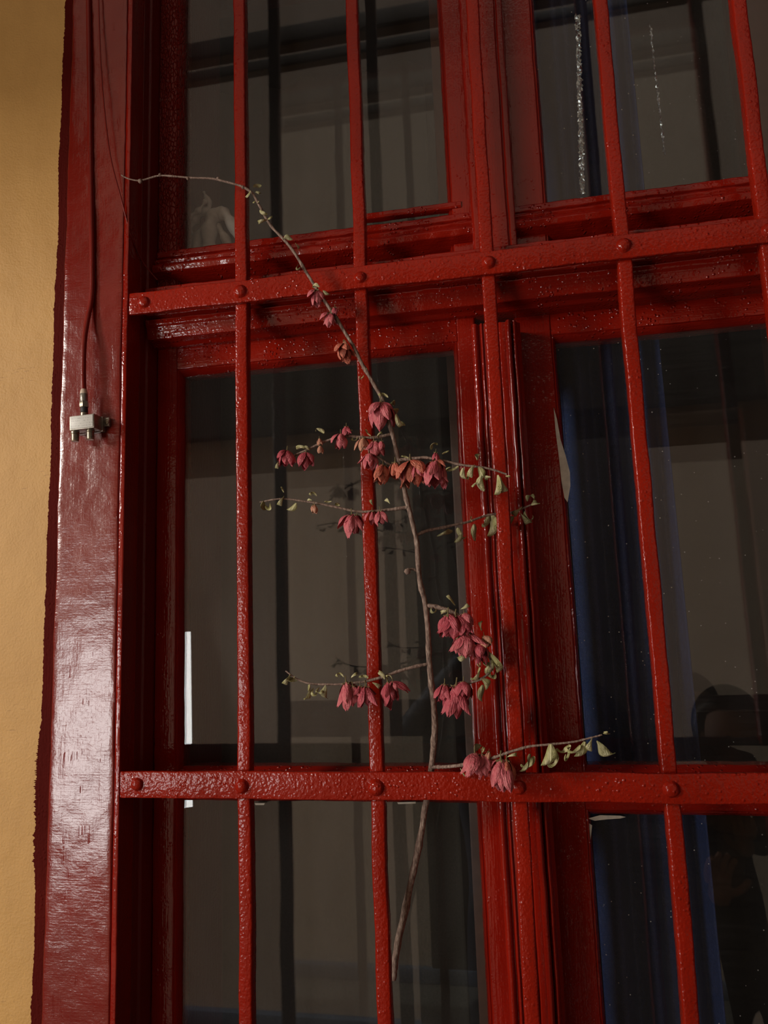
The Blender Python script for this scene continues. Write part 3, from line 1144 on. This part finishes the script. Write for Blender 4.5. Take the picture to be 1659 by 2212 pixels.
STEM = [(848, 2115, 0.048), (856, 2055, 0.046), (880, 1940, 0.042), (902, 1840, 0.036), (918, 1745, 0.030), (931, 1672, 0.022), (939, 1570, 0.004), (932, 1480, -0.008), (928, 1430, -0.012), (920, 1320, -0.018),
        (905, 1240, -0.021), (898, 1160, -0.023), (880, 1090, -0.024), (865, 1010, -0.025), (845, 930, -0.025), (828, 868, -0.024), (790, 800, -0.022), (742, 712, -0.021), (682, 620, -0.022), (632, 540, -0.023), (582, 482, -0.024), (546, 418, -0.024)]
TIP = [(546, 418, -0.024), (522, 403, -0.024), (470, 388, -0.022), (405, 383, -0.022), (345, 380, -0.022), (302, 390, -0.021), (280, 386, -0.021), (262, 378, -0.021)]
TA = [(846, 938, -0.025), (800, 946, -0.028), (745, 942, -0.031), (705, 953, -0.033), (655, 975, -0.035), (620, 992, -0.036), (602, 1004, -0.036)]
TA2 = [(868, 1022, -0.026), (838, 1002, -0.032), (812, 984, -0.034), (786, 962, -0.034), (778, 946, -0.031)]
TB = [(863, 994, -0.026), (900, 990, -0.028), (925, 989, -0.029), (985, 1002, -0.030), (1040, 1009, -0.029), (1095, 1024, -0.027)]
TC = [(878, 1096, -0.025), (830, 1102, -0.028), (768, 1105, -0.031), (690, 1088, -0.034), (615, 1078, -0.036), (562, 1084, -0.037)]
TD = [(899, 1156, -0.022), (925, 1146, -0.012), (965, 1138, 0.002), (1010, 1127, 0.014), (1052, 1113, 0.026), (1090, 1110, 0.032), (1120, 1102, 0.030), (1158, 1086, 0.028)]
TE = [(901, 1234, -0.021), (890, 1230, -0.024), (877, 1233, -0.027)]
TF = [(918, 1308, -0.018), (965, 1318, -0.022), (1000, 1338, -0.024), (1022, 1372, -0.024), (1036, 1400, -0.022), (1058, 1420, -0.018), (1060, 1445, -0.014), (1040, 1466, -0.010), (1012, 1478, -0.008), (985, 1488, -0.008)]
TG = [(927, 1434, -0.012), (880, 1444, -0.018), (830, 1462, -0.022), (780, 1473, -0.025), (720, 1477, -0.027), (672, 1476, -0.028), (640, 1466, -0.028), (617, 1450, -0.028)]
TH = [(935, 1657, 0.018), (962, 1656, 0.004), (1005, 1652, -0.012), (1060, 1638, -0.022), (1110, 1622, -0.026), (1150, 1611, -0.027), (1215, 1606, -0.028), (1260, 1598, -0.028), (1300, 1587, -0.028)]
twig('stem', STEM, 0.0042, 0.0016, 7)
twig('stem', TIP, 0.0016, 0.0008, 6)
for p, r0, r1 in ((TA, .0019, .0010), (TA2, .0016, .0012), (TB, .0021, .0011), (TC, .0019, .0008), (TD, .0019, .0009), (TE, .0018, .0007), (TF, .0026, .0011), (TG, .0019, .0008), (TH, .0021, .0009)):
    twig('twig', p, r0, r1, 7)

rnd = random.Random(11)


def blossom(px, py, size, kind, path, droop=0.0, side=0.0, n=None):
    """px, py: centre of the flower head in the photograph; size in pixels"""
    Y = pathY(path, px, py) - 0.003 + rnd.uniform(-0.002, 0.001)
    S = size / 1880.0
    top = at(px, py - size * 0.40, Y)
    b = link('blossom', CAL, None, br)
    b.location = top - BR0
    b.scale = (S * 0.88,) * 3
    b.rotation_euler = (rnd.uniform(-.25, .25) + droop, side, rnd.uniform(0, 6))
    k = n or (5 if size < 26 else 8 if size < 40 else 10)
    small = size < 22
    for i in range(k):
        me = rnd.choice(PET[kind])
        p = link('petal', me, None, b)
        an = 2 * math.pi * i * 0.382 + rnd.uniform(-.3, .3)
        tiltp = rnd.uniform(0.02, 0.12) if small else (rnd.uniform(0.0, 0.16) if i % 2 else rnd.uniform(0.15, 0.80))
        sc = rnd.uniform(0.85, 1.15) * (1.2 if not small else 1.1)
        p.location = (0, 0, -0.02)
        p.rotation_euler = (Matrix.Rotation(an, 3, 'Z') @ Matrix.Rotation(-tiltp, 3, 'X')).to_euler()
        p.scale = (sc * rnd.uniform(.9, 1.15), sc, sc * rnd.uniform(0.9, 1.1))
    return b


def leaf(px, py, size, path, rot=None, dark=False, idx=None):
    Y = pathY(path, px, py) - 0.0025 + rnd.uniform(-0.003, 0.002)
    if path is TD and 1040 < px < 1100:          # this spray runs behind the bar
        Y += 0.012
    S = size / 1880.0
    pool = LEAFD if dark else LEAF
    me = pool[idx % len(pool)] if idx is not None else rnd.choice(pool)
    o = link('leaf', me, None, br)
    o.location = at(px, py - size * 0.35, Y) - BR0
    o.scale = (S * 1.30, S * 1.5, S * 1.5)
    o.rotation_euler = (rnd.uniform(-.5, .5), rot if rot is not None else rnd.uniform(-.7, .7), rnd.uniform(-1.6, 1.6))
    return o


for px, py, s, kd, path in ((684, 641, 34, 'pink', STEM), (713, 690, 32, 'pink', STEM), (723, 672, 20, 'rose', STEM), (743, 760, 36, 'salmon', STEM), (744, 745, 18, 'blush', STEM), (822, 891, 50, 'pink', STEM), (826, 881, 26, 'rose', STEM),
                            (748, 930, 22, 'rose', TA), (736, 950, 30, 'pink', TA), (692, 970, 18, 'blush', TA), (690, 953, 15, 'blush', TA), (620, 987, 32, 'rose', TA), (661, 991, 32, 'rose', TA), (632, 992, 20, 'pink', TA),
                            (784, 957, 26, 'blush', TA), (808, 966, 32, 'pink', TA2), (824, 961, 20, 'pink', TA2), (797, 994, 32, 'pink', TA2), (827, 1020, 36, 'salmon', TA2), (818, 1010, 22, 'pink', TA2), (853, 1013, 34, 'salmon', TA2),
                            (887, 1017, 48, 'salmon', TB), (872, 1024, 26, 'pink', TB), (900, 1015, 28, 'pink', TB), (941, 985, 20, 'rose', TB), (941, 1017, 52, 'pink', TB), (941, 1003, 26, 'salmon', TB),
                            (760, 1129, 40, 'pink', TC), (770, 1122, 24, 'rose', TC), (804, 1114, 24, 'pink', TC), (821, 1115, 28, 'pink', TC), (678, 1098, 20, 'blush', TC),
                            (968, 1346, 44, 'rose', TF), (984, 1350, 44, 'rose', TF), (1003, 1336, 28, 'pink', TF), (1007, 1352, 28, 'rose', TF), (1008, 1388, 48, 'pink', TF), (994, 1388, 30, 'pink', TF), (1046, 1384, 24, 'blush', TF), (1034, 1402, 28, 'rose', TF), (1038, 1418, 24, 'rose', TF),
                            (985, 1502, 50, 'rose', TF), (960, 1492, 34, 'rose', TF), (1001, 1486, 32, 'rose', TF),
                            (748, 1492, 42, 'pink', TG), (762, 1494, 30, 'pink', TG), (790, 1499, 38, 'rose', TG), (778, 1492, 24, 'rose', TG), (838, 1492, 42, 'rose', TG), (848, 1482, 22, 'pink', TG),
                            (1026, 1648, 46, 'pink', TH), (1042, 1645, 34, 'pink', TH), (1056, 1630, 16, 'blush', TH), (1082, 1662, 50, 'pink', TH), (1094, 1656, 34, 'salmon', TH)):
    blossom(px, py, s, kd, path)

for px, py, s, path, rot, dk, ix in (
        (548, 411, 18, TIP, 2.4, 0, 1), (541, 417, 15, TIP, .6, 0, 3), (552, 421, 13, STEM, -1.2, 1, 0), (556, 448, 22, STEM, 2.6, 0, 2), (562, 459, 18, STEM, -.4, 0, 1), (577, 484, 24, STEM, .9, 0, 0), (584, 478, 17, STEM, 2.3, 0, 3),
        (632, 524, 20, STEM, 1.9, 1, 1), (638, 530, 15, STEM, -1.0, 0, 1), (645, 578, 20, STEM, .3, 1, 2), (690, 627, 20, STEM, 2.2, 0, 0), (697, 634, 16, STEM, -.8, 1, 1), (786, 818, 20, STEM, .8, 0, 2), (792, 806, 13, STEM, 2.6, 0, 1),
        (838, 868, 26, STEM, 2.5, 0, 2), (848, 878, 24, STEM, -1.8, 1, 0), (856, 906, 34, STEM, -.3, 0, 0), (848, 892, 22, STEM, -1.4, 0, 3),
        (603, 1002, 16, TA, .3, 0, 1), (700, 943, 20, TA, 2.8, 0, 1), (641, 977, 18, TA, -1.6, 0, 3), (668, 978, 15, TA, 2.2, 0, 0), (762, 934, 15, TA, 1.7, 1, 0), (772, 950, 18, TA, 1.0, 0, 2), (801, 948, 20, TA2, 2.5, 0, 2), (818, 952, 17, TA2, -2.2, 0, 0),
        (930, 978, 20, TB, 2.9, 0, 1), (955, 987, 18, TB, -1.9, 0, 2), (882, 996, 18, TB, 2.2, 0, 2), (990, 1019, 34, TB, 1.3, 0, 2), (1001, 1020, 28, TB, .2, 0, 0), (1026, 1014, 26, TB, .5, 0, 1), (1034, 1017, 24, TB, -.3, 0, 3), (1041, 1040, 34, TB, .5, 0, 1), (1030, 1050, 22, TB, 1.0, 0, 2),
        (1060, 1038, 20, TB, 1.6, 0, 0), (1074, 1038, 34, TB, .1, 0, 3), (1082, 1042, 34, TB, -.2, 0, 1), (1092, 1036, 22, TB, -1.2, 0, 2), (1030, 1000, 16, TB, 2.6, 1, 1),
        (568, 1089, 22, TC, .8, 0, 3), (584, 1096, 24, TC, -.9, 0, 0), (614, 1080, 24, TC, .3, 0, 1), (613, 1070, 18, TC, 2.9, 0, 2), (640, 1094, 20, TC, .2, 0, 3), (684, 1079, 20, TC, 2.7, 0, 2), (674, 1086, 14, TC, 1.7, 0, 1), (716, 1089, 18, TC, 1.6, 0, 2), (728, 1092, 18, TC, -1.5, 0, 0), (842, 1094, 16, TC, 2.4, 0, 1), (806, 1096, 14, TC, 2.7, 1, 0),
        (978, 1157, 30, TD, 1.2, 1, 1), (990, 1150, 28, TD, .5, 0, 1), (994, 1164, 26, TD, .0, 1, 0), (1024, 1144, 34, TD, -.1, 1, 1), (1020, 1132, 16, TD, 2.8, 0, 2), (1060, 1124, 40, TD, .0, 0, 3), (1054, 1120, 30, TD, .3, 1, 0),
        (1108, 1126, 32, TD, .2, 1, 1), (1124, 1120, 32, TD, -.3, 1, 0), (1128, 1104, 26, TD, .6, 0, 1), (1140, 1092, 26, TD, 2.4, 1, 2), (1152, 1090, 24, TD, -1.2, 1, 1), (1134, 1114, 28, TD, .0, 1, 2),
        (932, 1318, 20, TF, .4, 1, 2), (984, 1316, 24, TF, 2.7, 0, 3), (972, 1328, 22, TF, 1.4, 0, 0), (995, 1322, 18, TF, -2.2, 0, 1), (1002, 1370, 20, TF, .9, 0, 3), (1040, 1370, 20, TF, 2.8, 0, 1), (1050, 1396, 18, TF, 2.2, 0, 0),
        (1018, 1420, 28, TF, 2.6, 0, 3), (1012, 1426, 24, TF, 1.4, 0, 1), (1030, 1430, 26, TF, -.4, 0, 2), (1058, 1404, 26, TF, -2.4, 0, 2), (1054, 1424, 40, TF, -.5, 0, 3), (1062, 1434, 26, TF, .3, 1, 0), (1056, 1452, 36, TF, .6, 0, 0), (1048, 1446, 30, TF, 1.3, 0, 1), (1038, 1452, 30, TF, .2, 0, 1), (1034, 1464, 24, TF, .9, 1, 0), (1042, 1476, 26, TF, -.8, 0, 3), (1042, 1490, 30, TF, .1, 1, 1),
        (628, 1466, 26, TG, .4, 0, 1), (622, 1470, 22, TG, 1.0, 1, 0), (636, 1468, 22, TG, -.5, 0, 2), (668, 1488, 28, TG, .2, 0, 1), (676, 1494, 22, TG, -.9, 0, 0), (690, 1494, 24, TG, 1.1, 0, 2), (702, 1488, 24, TG, .0, 1, 1), (742, 1470, 20, TG, 2.6, 0, 2), (760, 1472, 20, TG, -2.2, 0, 0), (795, 1474, 24, TG, 2.0, 0, 2), (804, 1482, 20, TG, -1.0, 1, 0), (830, 1474, 18, TG, 2.6, 0, 1), (846, 1472, 16, TG, -2.4, 0, 2),
        (994, 1666, 18, TH, -.3, 0, 3), (1024, 1632, 20, TH, 2.4, 1, 1), (1042, 1632, 18, TH, -2.6, 0, 2), (1096, 1642, 22, TH, -2.2, 0, 0), (1146, 1640, 32, TH, .4, 1, 1), (1154, 1644, 30, TH, -.2, 0, 1), (1190, 1620, 36, TH, .2, 0, 3), (1198, 1632, 34, TH, -.4, 0, 1), (1228, 1624, 32, TH, .3, 0, 2), (1232, 1618, 26, TH, -.2, 0, 1),
        (1254, 1620, 30, TH, .7, 0, 0), (1264, 1612, 28, TH, .2, 0, 3), (1280, 1604, 28, TH, .3, 0, 1), (1288, 1612, 32, TH, -.4, 1, 1), (1304, 1590, 24, TH, -1.5, 0, 2)):
    leaf(px, py, s, path, rot, bool(dk), ix)
for (px, py, s, pth) in ((302, 392, 12, TIP), (345, 378, 8, TIP), (405, 386, 8, TIP), (470, 386, 8, TIP), (524, 405, 9, TIP), (878, 1234, 14, TE)):
    bm = bmesh.new()
    Y = pathY(pth, px, py)
    c = at(px, py, Y)
    lathe(bm, c + Vector((0, 0, -s / 3600)), (0.3, -0.2, 0.9), [(0, 0.0004), (s / 5000, s / 3600), (s / 2400, s / 4200), (s / 1700, 0.0002)], 7)
    build('twig_bud', bm, M['bark'], br, angle=80)


# ------------------------------------------------------------------ the two people reflected in the panes
def skin_body(name, verts, edges, radii, mat, parent, root=0, sub=2):
    me = bpy.data.meshes.new(name)
    base = wloc(parent)
    me.from_pydata([Vector(v) - base for v in verts], edges, [])
    o = link(name, me, mat, parent)
    bm = bmesh.new()
    bm.from_mesh(me)
    lay = bm.verts.layers.skin.verify()
    bm.verts.ensure_lookup_table()
    for i, v in enumerate(bm.verts):
        r = radii[i]
        v[lay].radius = r if isinstance(r, tuple) else (r, r)
        v[lay].use_root = (i == root)
    bm.to_mesh(me)
    bm.free()
    md = o.modifiers.new('skin', 'SKIN')
    md.use_smooth_shade = True
    sb = o.modifiers.new('sub', 'SUBSURF')
    sb.levels = sb.render_levels = sub
    return o


def ellipsoid(c, r, seg=20, rings=12, fn=None):
    bm = bmesh.new()
    bmesh.ops.create_uvsphere(bm, u_segments=seg, v_segments=rings, radius=1)
    for v in bm.verts:
        p = v.co.copy()
        if fn:
            p = fn(p)
        v.co = Vector(c) + Vector((p.x * r[0], p.y * r[1], p.z * r[2]))
    return bm


def person(x, y, h, coat, hands, label, hairlen, scarf, elbow=0.09):
    root = empty('person', (x, y, 0))
    tag(root, label, 'person')
    k = h / 1.70
    Zp = lambda z: z * k
    V, E, Rr = [], [], []

    def add(p, r, prev=None):
        V.append(p)
        Rr.append(r)
        if prev is not None:
            E.append((prev, len(V) - 1))
        return len(V) - 1
    pel = add((x, y, Zp(0.95)), (0.17, 0.12))
    wst = add((x, y, Zp(1.10)), (0.145, 0.105), pel)
    chs = add((x, y, Zp(1.28)), (0.165, 0.115), wst)
    nb = add((x, y, Zp(1.42)), (0.085, 0.075), chs)
    nk = add((x, y + 0.01, Zp(1.49)), (0.055, 0.055), nb)
    for s in (-1, 1):
        hp = add((x + s * 0.10, y, Zp(0.88)), 0.10, pel)
        kn = add((x + s * 0.11, y + 0.01, Zp(0.49)), 0.068, hp)
        an = add((x + s * 0.12, y - 0.01, Zp(0.09)), 0.048, kn)
        add((x + s * 0.13, y + 0.15, Zp(0.04)), 0.038, an)
        sh = add((x + s * 0.17, y, Zp(1.39)), 0.065, chs)
        hx = hands[0 if s < 0 else 1]
        wr = Vector(hx)
        shp = Vector((x + s * 0.17, y, Zp(1.39)))
        mid = (shp + wr) / 2 + Vector((s * elbow, -0.02, -0.10))
        el = add(tuple(mid), 0.050, sh)
        add(tuple(wr - (wr - mid).normalized() * 0.03), 0.036, el)
    skin_body('body', V, E, Rr, coat, root)
    hc = Vector((x, y + 0.03, Zp(1.60)))

    def face(p):
        q = p.copy()
        if q.y > 0.3 and abs(q.x) < 0.3 and -0.35 < q.z < 0.12:
            q.y += 0.22 * (1 - abs(q.x) / 0.3) * (1 - abs(q.z + 0.12) / 0.24)
        if q.z < -0.3:
            q.x *= 0.82
        return q
    hd = build('head', ellipsoid(hc, (0.076, 0.095, 0.115), 24, 18, face), M['skin'], root, angle=80)
    for s in (-1, 1):
        build('ear', ellipsoid(hc + Vector((s * 0.078, -0.005, -0.005)), (0.012, 0.022, 0.032), 10, 8), M['skin'], hd, angle=80)
        build('eye', ellipsoid(hc + Vector((s * 0.030, 0.086, 0.004)), (0.013, 0.008, 0.008), 10, 8), M['hair'], hd, angle=80)
    build('mouth', ellipsoid(hc + Vector((0, 0.084, -0.058)), (0.026, 0.010, 0.007), 10, 8), M['scarf'], hd, angle=80)

    def hairf(p):
        q = p.copy()
        if q.y > 0.25 and q.z < 0.45:
            q.y = 0.25 + (q.y - 0.25) * 0.1
        if q.z < 0 and q.y < 0.4:
            q.z *= hairlen
        return q
    build('hair', ellipsoid(hc + Vector((0, -0.018, 0.022)), (0.098, 0.108, 0.118), 24, 18, hairf), M['hair'], root, angle=80)
    if scarf:
        bm = bmesh.new()
        pts = []
        for i in range(33):
            a = 2 * math.pi * i / 32 * 2
            pts.append((x + 0.105 * math.cos(a) * (1 + 0.12 * (i > 16)), y + 0.02 + 0.095 * math.sin(a), Zp(1.44) - 0.02 * (i / 32) - 0.05 * max(0, math.sin(a))))
        pts += [(x + 0.08, y + 0.12, Zp(1.33)), (x + 0.06, y + 0.135, Zp(1.18)), (x + 0.05, y + 0.125, Zp(1.02))]
        tube(bm, catmull(pts, 3), 0.040, 10, 0.15)
        build('scarf', bm, M['scarf'], root, angle=80)
    for s, hx in ((-1, hands[0]), (1, hands[1])):
        w = Vector(hx)
        V, E, Rr = [tuple(w + Vector((0, -0.01, -0.03)))], [], [0.026]
        V.append(tuple(w + Vector((0, 0.0, 0.02))))
        E.append((0, 1))
        Rr.append((0.036, 0.016))
        V.append(tuple(w + Vector((0, 0.006, 0.05))))
        E.append((1, 2))
        Rr.append((0.036, 0.014))
        for f, (dx, ln) in enumerate(((-0.028, 0.060), (-0.010, 0.072), (0.010, 0.068), (0.027, 0.052))):
            b = w + Vector((dx, 0.008, 0.060))
            V.append(tuple(b)); E.append((2, len(V) - 1)); Rr.append(0.0095)
            V.append(tuple(b + Vector((-s * 0.006, 0.014, ln * 0.5)))); E.append((len(V) - 2, len(V) - 1)); Rr.append(0.0088)
            V.append(tuple(b + Vector((-s * 0.014, 0.030, ln * 0.82)))); E.append((len(V) - 2, len(V) - 1)); Rr.append(0.0078)
        b = w + Vector((-s * 0.036, 0.010, 0.010))
        V.append(tuple(b)); E.append((1, len(V) - 1)); Rr.append(0.0115)
        V.append(tuple(b + Vector((-s * 0.022, 0.016, 0.022)))); E.append((len(V) - 2, len(V) - 1)); Rr.append(0.0095)
        V.append(tuple(b + Vector((-s * 0.034, 0.026, 0.046)))); E.append((len(V) - 2, len(V) - 1)); Rr.append(0.0085)
        skin_body('hand', V, E, Rr, M['skin'], root, 1, 1)
    return root


ph = Vector((CAM.x, CAM.y - 0.035, CAM.z - 0.045))
person(CAM.x + 0.01, CAM.y - 0.42, 1.70, M['coat_blue'], ((ph.x - 0.075, ph.y - 0.03, ph.z - 0.05), (ph.x + 0.075, ph.y - 0.03, ph.z - 0.05)),
       'person in dark blue jacket raising a phone, mirrored behind the cover strip', 1.0, False, 0.20)
person(0.93, CAM.y - 0.40, 1.55, M['coat_dark'], ((0.82, CAM.y - 0.22, 1.08), (1.02, CAM.y - 0.22, 1.06)),
       'person in black coat and mauve scarf with dark hair, mirrored in the dusty pane', 1.25, True)
phn = build('phone', boxbm(ph.x - 0.037, ph.x + 0.037, ph.y - 0.004, ph.y + 0.004, ph.z - 0.09, ph.z + 0.065, 0.003), M['phone'], None, origin=tuple(ph))
tag(phn, 'black phone held up by the person in dark blue jacket', 'phone')
